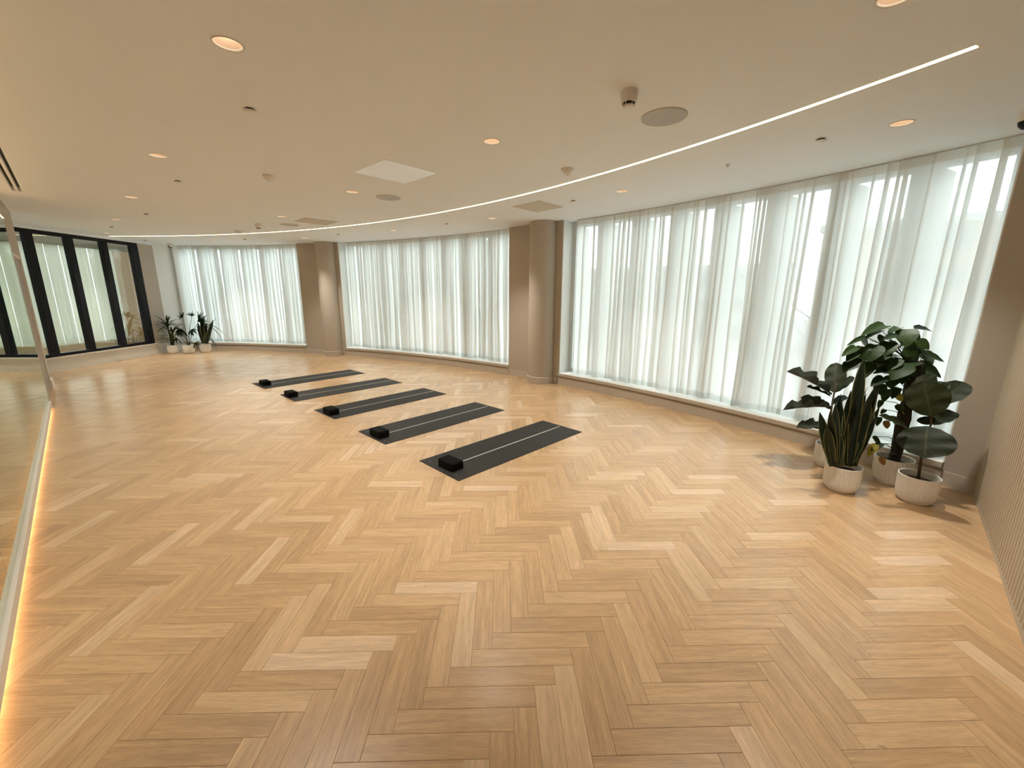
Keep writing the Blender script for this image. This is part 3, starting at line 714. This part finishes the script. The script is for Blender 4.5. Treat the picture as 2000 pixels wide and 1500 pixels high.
potme = MB().lathe([(0, 0), (0.088, 0.0), (0.094, 0.004), (0.096, 0.012), (0.106, 0.022, 1), (0.116, 0.044, 1), (0.1215, 0.075, 1), (0.1235, 0.13, 1), (0.1245, 0.205, 1), (0.1255, 0.208), (0.1255, 0.216), (0.123, 0.219), (0.119, 0.218), (0.117, 0.212), (0.115, 0.165), (0.114, 0.150), (0, 0.150)], 144, rib=0.0016).mesh('pot', MT['pot'])
soilme = MB().lathe([(0, 0.172), (0.05, 0.170), (0.1145, 0.163), (0.1145, 0.152)], 32).mesh('soil', MT['soil'], True)
def potted(x, y, lab, group, sc=1.0):
    d = thing('potted_plant', (x, y, 0), lab, 'plant', group)
    p = put('pot', potme, d); p.scale = (sc, sc, sc)
    so = put('soil', soilme, p)
    return d
CAMDIR = lambda p: (CAMP-Vector(p)).normalized()
UP = Vector((0, 0, 1)); RTV = Vector((rt2.x, rt2.y, 0))
def px_leaves(d, me_list, rows, dep, wobble=0.0):
    for r in rows:
        (bx, by), (tx, ty), wdt = r[0], r[1], r[2]
        d0 = r[3] if len(r) > 3 else 0.0; d1 = r[4] if len(r) > 4 else 0.0; fc = r[5] if len(r) > 5 else 0.6
        mi = r[6] if len(r) > 6 else 0
        b = at_depth(bx, by, dep+d0); t = at_depth(tx, ty, dep+d1)
        n_ = CAMDIR(b)*fc+UP*(1-abs(fc))+RTV*random.uniform(-wobble, wobble)
        place_leaf(me_list[mi], d, b, t, wdt, n_)
GR = 'potted plants in the right corner'; GL = 'potted plants in the far left corner'
fig1 = leaf_mesh('leaf', MT['fig'], wf_fig, 12, 6, 0.22, 0.12, 0.06); fig2 = leaf_mesh('leaf', MT['figgrey'], wf_fig, 12, 6, 0.45, 0.12, 0.10)
# A: fiddle leaf fig at the back left
dA = potted(4.715, 0.29, 'fiddle leaf fig in a ribbed white pot, back left of the right corner plants', GR); depA = depth_of((4.715, 0.29, 0.5))
sA = MB(); sA.tube([Vector((4.715, 0.29, 0.16))-Vector(dA.location)]+[at_depth(x, y, depA)-Vector(dA.location) for x, y in ((1614, 850), (1622, 812), (1626, 784), (1631, 758), (1634, 748))], [0.011, 0.010, 0.009, 0.008, 0.007, 0.005], 8)
sA.build('stem', MT['stem'], dA, smooth=True)
px_leaves(dA, [fig1, fig2], [((1624,772),(1548,717),0.15,0,-0.10,0.35,1), ((1629,768),(1634,706),0.19,0,0.05,0.95,0), ((1624,776),(1581,750),0.10,-0.05,-0.12,0.3,0), ((1634,766),(1668,731),0.085,0,0.05,0.5,0),
    ((1624,796),(1535,789),0.11,0,-0.12,0.25,1), ((1624,800),(1567,773),0.12,0,0.05,0.4,1), ((1616,836),(1561,829),0.13,0,-0.10,0.5,1), ((1626,790),(1655,770),0.08,0.02,0.08,0.6,0), ((1620,842),(1645,822),0.09,0.02,0.1,0.6,0)], depA)
# B: snake plant
sn1 = leaf_mesh('leaf', MT['snake'], wf_blade, 12, 4, 0.5, 0.09, 0.0, 0.5, ar=0.14); sn2 = leaf_mesh('leaf', MT['snake'], wf_blade, 12, 4, 0.5, -0.12, 0.0, -0.7, ar=0.14); sn3 = leaf_mesh('leaf', MT['snake'], wf_blade, 12, 4, 0.4, 0.2, 0.0, 1.0, ar=0.14)
dB = potted(4.186, 0.156, 'tall snake plant with yellow edged leaves in a ribbed white pot', GR); depB = depth_of((4.186, 0.156, 0.5))
rows = []
for i, (tx, ty, bx, wd_) in enumerate([(1601,807,1626,.048),(1619,801,1630,.042),(1636,769,1633,.046),(1648,774,1640,.05),(1660,764,1645,.05),(1675,755,1650,.055),(1682,697,1662,.052),(1704,757,1664,.055),(1711,762,1668,.05),(1719,796,1660,.03),(1713,816,1667,.04),(1651,835,1640,.062),(1631,824,1628,.045),(1660,784,1650,.05),(1690,742,1658,.05),(1668,790,1655,.05),(1696,780,1666,.045),(1643,800,1636,.05),(1680,800,1660,.05),(1700,800,1664,.045),(1655,870,1650,.03),(1672,830,1658,.05),(1612,830,1626,.05),(1626,790,1634,.045),(1686,770,1660,.05),(1708,790,1668,.05),(1664,745,1650,.05),(1640,845,1634,.05),(1694,830,1664,.05),(1680,850,1660,.06)]):
    dd = random.uniform(-0.06, 0.06)
    rows.append(((bx, 903+random.uniform(-3, 8)), (tx, ty), wd_*1.5, dd, dd*1.6, random.choice((0.9, 0.8, -0.9, 0.7)), i % 3))
px_leaves(dB, [sn1, sn2, sn3], rows, depB, 0.5)
# C: pothos on a moss pole
po1 = leaf_mesh('leaf', MT['pothos'], wf_heart, 10, 4, 0.25, 0.12, 0.02); po2 = leaf_mesh('leaf', MT['pothos'], wf_heart, 10, 4, 0.15, 0.30, 0.02); po3 = leaf_mesh('leaf', MT['yellow'], wf_heart, 10, 4, 0.2, 0.2); po4 = leaf_mesh('leaf', MT['drybrown'], wf_heart, 10, 4, 0.5, 0.4)
dC = potted(4.664, -0.145, 'tall pothos climbing a dark moss pole in a white pot, tallest of the group', GR, 1.06); depC = depth_of((4.664, -0.145, 0.7)); LC = Vector(dC.location)
pole = [Vector((0, 0, 0.16))]+[Vector((random.uniform(-.004, .004), random.uniform(-.004, .004), 0.16+0.07*k)) for k in range(1, 14)]
MB().tube(pole, [0.044+random.uniform(-0.004, 0.004) for _ in pole], 12).build('moss_pole', MT['moss'], dC, smooth=True)
rowsC = [((1730,636),(1686,649),.10,-.05,-.15,.5,0),((1758,641),(1735,648),.07,0,-.1,.4,0),((1785,642),(1826,643),.065,0,.05,.55,0),((1772,643),(1770,672),.15,-.08,-.14,.8,1),((1792,665),(1816,682),.09,-.05,-.1,.5,0),
 ((1693,659),(1656,671),.05,0,-.05,.5,0),((1673,678),(1646,693),.075,-.05,-.1,.7,0),((1674,686),(1654,704),.085,-.05,-.1,.8,0),((1688,677),(1686,699),.09,-.08,-.12,.8,1),((1712,674),(1702,700),.13,-.1,-.16,.8,1),
 ((1735,689),(1719,703),.08,-.1,-.14,.8,0),((1722,646),(1691,657),.07,-.05,-.12,.4,0),((1756,656),(1726,660),.08,-.1,-.14,.4,0),((1766,678),(1796,689),.14,-.1,-.14,.7,1),((1799,691),(1850,704),.09,-.03,-.05,.5,0),
 ((1792,711),(1845,736),.11,-.02,-.05,.6,0),((1768,709),(1746,733),.17,-.12,-.18,.85,1),((1791,706),(1766,716),.10,-.1,-.14,.5,0),((1781,716),(1814,737),.13,-.1,-.12,.7,1),((1766,720),(1761,746),.11,-.1,-.14,.85,1),
 ((1656,707),(1649,729),.065,-.05,-.08,.9,0),((1678,700),(1657,722),.10,-.05,-.1,.8,0),((1702,709),(1684,738),.09,-.08,-.12,.8,1),((1735,724),(1706,727),.06,-.08,-.1,.4,0),((1728,738),(1702,752),.09,-.08,-.12,.6,0),((1717,751),(1724,773),.09,-.08,-.1,.9,0),
 ((1748,700),(1735,722),.13,-.08,-.12,.8,0),((1740,668),(1728,690),.12,-.1,-.14,.8,1),((1772,690),(1786,704),.11,-.1,-.12,.7,0),((1745,735),(1738,757),.11,-.09,-.12,.8,0),((1770,745),(1790,760),.11,.02,.06,.7,0),((1725,700),(1712,722),.11,-.05,-.08,.7,0),
 ((1752,757),(1742,778),.07,-.08,-.1,.9,0),((1722,782),(1715,797),.04,-.05,-.06,.9,0),((1729,800),(1720,808),.035,-.05,-.06,.8,0),((1718,815),(1712,832),.045,-.05,-.06,.8,0),((1705,852),(1722,871),.04,-.05,-.05,.6,0),((1722,866),(1702,879),.055,-.05,-.08,.7,0),
 ((1752,790),(1762,806),.05,-.07,-.08,.8,0),((1735,760),(1724,785),.07,-.06,-.08,.8,0),((1748,768),(1768,786),.055,-.08,-.06,.8,2),((1760,800),(1780,804),.075,-.02,.02,.9,2),((1711,868),(1695,890),.06,-.06,-.08,.8,2),((1719,893),(1729,910),.045,-.13,-.15,.7,3),((1727,822),(1738,840),.05,-.06,-.06,.8,3)]
for k in range(34):
    a = random.uniform(0, 6.28); rr = random.uniform(20, 80); x = 1745+rr*math.cos(a); y = 695+0.62*rr*math.sin(a)
    rowsC.append(((x-8*math.cos(a), y-6), (x+14*math.cos(a), y+12), random.uniform(.07, .11), random.uniform(-0.06, .16), random.uniform(-.06, .2), random.uniform(.3, .8), random.choice((0, 1))))
px_leaves(dC, [po1, po2, po3, po4], rowsC, depC, 0.15)
pt_ = MB()
for r in rowsC:
    b = at_depth(r[0][0], r[0][1], depC+(r[3] if len(r) > 3 else 0))-LC
    z = max(0.25, min(1.02, b.z-0.10)); q0 = Vector((0.03*random.uniform(-1, 1), 0.03*random.uniform(-1, 1), z))
    mid = (b+q0)/2+Vector((0, 0, 0.03)); pt_.tube([q0, mid, b], [0.0035, 0.003, 0.0025], 5)
pt_.build('vine_stems', MT['gstem'], dC, smooth=True)
# D: broad leaf fig at the front right
dD = potted(4.358, -0.296, 'broad leaf fig in a ribbed white pot, front right beside the ribbed wall', GR); depD = depth_of((4.358, -0.296, 0.5)); LD = Vector(dD.location)
sD = MB(); sD.tube([Vector((0, 0, 0.16))]+[at_depth(x, y, depD)-LD for x, y in ((1797, 905), (1805, 868), (1818, 830), (1819, 790), (1815, 765))], [0.011, 0.010, 0.009, 0.008, 0.007, 0.005], 8)
sD.build('stem', MT['stem'], dD, smooth=True)
px_leaves(dD, [fig1, fig2], [((1811,832),(1806,891),0.37,-0.06,-0.16,0.8,0), ((1820,814),(1803,744),0.30,-0.02,0.0,0.95,0), ((1836,790),(1886,741),0.20,0.0,0.02,0.6,0), ((1822,830),(1867,798),0.14,0.0,0.06,0.55,0),
    ((1772,836),(1724,808),0.075,-0.04,-0.06,0.5,0), ((1822,760),(1791,737),0.20,0.02,0.08,0.7,0), ((1812,830),(1806,812),0.12,0.02,0.06,0.9,0), ((1786,836),(1762,862),0.11,0.0,0.05,0.7,0), ((1833,772),(1836,742),0.14,0.05,0.1,0.8,0)], depD)
# far left: dracaena
st1 = leaf_mesh('leaf', MT['drac'], wf_strap, 9, 2, 0.5, 0.35, ar=0.09); st2 = leaf_mesh('leaf', MT['drac'], wf_strap, 9, 2, 0.5, 0.12, ar=0.09); st3 = leaf_mesh('leaf', MT['drac'], wf_strap, 9, 2, 0.5, 0.6, ar=0.09)
p1 = w2r(-8.863, 10.561); dE = potted(p1[0], p1[1], 'bushy dracaena with strap leaves in a white pot, leftmost in far corner', GL)
canes = [((-0.02, 0.01), 0.78), ((0.03, 0.02), 0.56), ((0.0, -0.04), 0.38)]
cb = MB()
for (cx, cy), hh in canes: cb.tube([(cx, cy, 0.16), (cx*1.2, cy*1.3, (0.16+hh)/2), (cx*1.4, cy*1.4, hh)], [0.017, 0.015, 0.013], 8)
cb.build('canes', MT['stem'], dE, smooth=True)
for (cx, cy), hh in canes:
    for k in range(24 if hh > 0.7 else 18):
        a = k*2.4+random.uniform(-.3, .3); el = random.uniform(-0.05, 1.25); ln = random.uniform(0.28, 0.42); zb = hh-random.uniform(0, 0.14)
        b = LE = Vector((p1[0]+cx*1.4, p1[1]+cy*1.4, zb)); t = b+Vector((math.cos(a)*math.cos(el), math.sin(a)*math.cos(el), math.sin(el)))*ln
        place_leaf(random.choice((st1, st2, st3)), dE, b, t, random.uniform(0.036, 0.052), UP*0.8+Vector((math.cos(a), math.sin(a), 0))*-0.6)
# far left: fan palm
p2 = w2r(-8.474, 10.588); dF = potted(p2[0], p2[1], 'slender fan palm in a white pot, middle of the far corner plants', GL); L2 = Vector(dF.location); dep2 = depth_of((*p2, 0.5))
fl_me = leaf_mesh('leaf', MT['palm'], wf_strap, 6, 2, 0.6, 0.15)
fronds = [((388,628),(1.0, 0.35), 0.30, 9), ((357,620),(-0.2, 0.3), 0.16, 6), ((356,645),(-0.6,-0.9), 0.26, 11), ((374,645),(0.3,-0.6), 0.2, 7), ((381,671),(0.9,-0.7), 0.16, 4), ((347,662),(-0.6,-0.5), 0.17, 5), ((375,618),(0.1, 1.0), 0.16, 6)]
for (fx, fy), (dx, dz), ln, nl in fronds:
    hub = at_depth(fx, fy, dep2+random.uniform(-.12, .12)); b0 = Vector((0, 0, 0.16)); h0 = hub-L2
    md = (b0+h0)/2+Vector((0, 0, 0.10)); MB().tube([b0, md, h0], [0.008, 0.006, 0.004], 6).build('frond_stem', MT['gstem'], dF, smooth=True)
    base_ang = math.atan2(dz, dx)
    for k in range(nl):
        a = base_ang+(k/(nl-1)-0.5)*2.4 if nl > 1 else base_ang
        t = hub+(RTV*math.cos(a)+UP*math.sin(a))*ln*random.uniform(0.8, 1.0)+fw*random.uniform(-.06, .06)
        place_leaf(fl_me, dF, hub, t, random.uniform(0.022, 0.032), CAMDIR(hub)*0.7+UP*0.5)
# far left: snake plant
p3 = w2r(-8.167, 10.768); dG = potted(p3[0], p3[1], 'small snake plant with arching shoots in a white pot, rightmost in far corner', GL); dep3 = depth_of((*p3, 0.5))
rows = []
for i, (tx, ty, bx, wd_) in enumerate([(386,628,397,.07),(391,620,398,.08),(396,616,399,.07),(402,629,400,.08),(405,634,402,.09),(413,625,404,.09),(411,637,404,.10),(385,636,396,.06),(399,640,399,.10),(407,645,402,.10),(392,640,397,.09)]):
    rows.append(((bx, 671), (tx, ty), wd_, random.uniform(-.06, .06), random.uniform(-.1, .1), random.choice((.9, .8)), i % 3))
px_leaves(dG, [sn1, sn2, sn3], rows, dep3, 0.4)
rows = [((398,640),(384,600),.022,0,0,.8,0), ((402,632),(437,636),.022,0,-.1,.3,2), ((404,634),(436,648),.022,0,-.05,.3,2), ((406,660),(422,668),.02,-.1,-.15,.4,2), ((407,656),(425,671),.02,-.1,-.15,.4,2), ((404,640),(421,621),.02,0,0,.6,1), ((396,626),(403,614),.025,0,0,.7,1)]
px_leaves(dG, [st1, st2, st3], rows, dep3, 0.2)

# ------------------------------------------------------------------ outside
gr = MB().box(-60, 140, -90, 120, -5.4, -5.2).build('street_ground', MT['road']); struct(gr)
def building(x, y, w_, d_, h_, rz, mat, lab, nx, nz, zt=-5.2):
    b = thing('building', (x, y, zt), lab, 'building', 'buildings across the street', R_(rz))
    MB().box(-d_/2, d_/2, -w_/2, w_/2, 0, h_).build('wall', mat, b)
    MB().box(-d_/2-0.3, d_/2+0.3, -w_/2-0.3, w_/2+0.3, h_, h_+0.6).build('parapet', MT['stone'], b)
    wm = MB().box(-0.08, 0.0, -w_/nx*0.28, w_/nx*0.28, 0, h_/nz*0.55).mesh('window', MT['facg'])
    for i in range(nx):
        for k in range(nz): put('window', wm, b, (-d_/2, -w_/2+w_*(i+0.5)/nx, h_*(k+0.3)/nz))
building(58, -6, 26, 10, 13, 0, MT['brick'], 'brick building across the street behind the right curtain', 7, 4)
building(66, -40, 24, 12, 34, -18, MT['stone'], 'tall pale tower seen through the right end of the curtain', 6, 9)
building(62, 26, 30, 10, 10, 12, MT['stone'], 'low pale building behind the middle curtain', 8, 3)
building(50, 62, 30, 10, 15, 40, MT['stone'], 'pale block behind the left curtain', 7, 4)
def tree(x, y, h_, lab, seed):
    rn = random.Random(seed); d = thing('bare_tree', (x, y, -5.2), lab, 'tree', 'bare street trees')
    MB().tube([(0, 0, 0), (0.05, 0, h_*0.4), (0.0, 0.1, h_*0.75)], [0.16, 0.11, 0.05], 7).build('trunk', MT['bark'], d, smooth=True)
    br = MB()
    def grow(p, dr_, ln, r, lev):
        q = p+dr_*ln; br.tube([p, (p+q)/2+Vector((rn.uniform(-.1, .1), rn.uniform(-.1, .1), 0.05))*ln, q], [r, r*0.8, r*0.5], 4, False)
        if lev > 0:
            for _ in range(3): grow(p+dr_*ln*rn.uniform(.5, 1), (dr_+Vector((rn.uniform(-.8, .8), rn.uniform(-.8, .8), rn.uniform(-.1, .6)))).normalized(), ln*0.65, r*0.55, lev-1)
    for k in range(7):
        a = k*0.9+rn.uniform(0, .5); grow(Vector((0, 0, h_*rn.uniform(.35, .72))), Vector((math.cos(a)*0.7, math.sin(a)*0.7, 0.7)).normalized(), h_*0.25, 0.05, 3)
    br.build('branches', MT['bark'], d)
tree(17.0, -4.5, 8.0, 'bare tree outside behind the right end of the right curtain', 3)
tree(20.0, 2.0, 7.5, 'bare tree outside behind the middle of the right curtain', 4)
tree(23.0, 7.0, 7.5, 'bare tree outside behind the left end of the right curtain', 5)
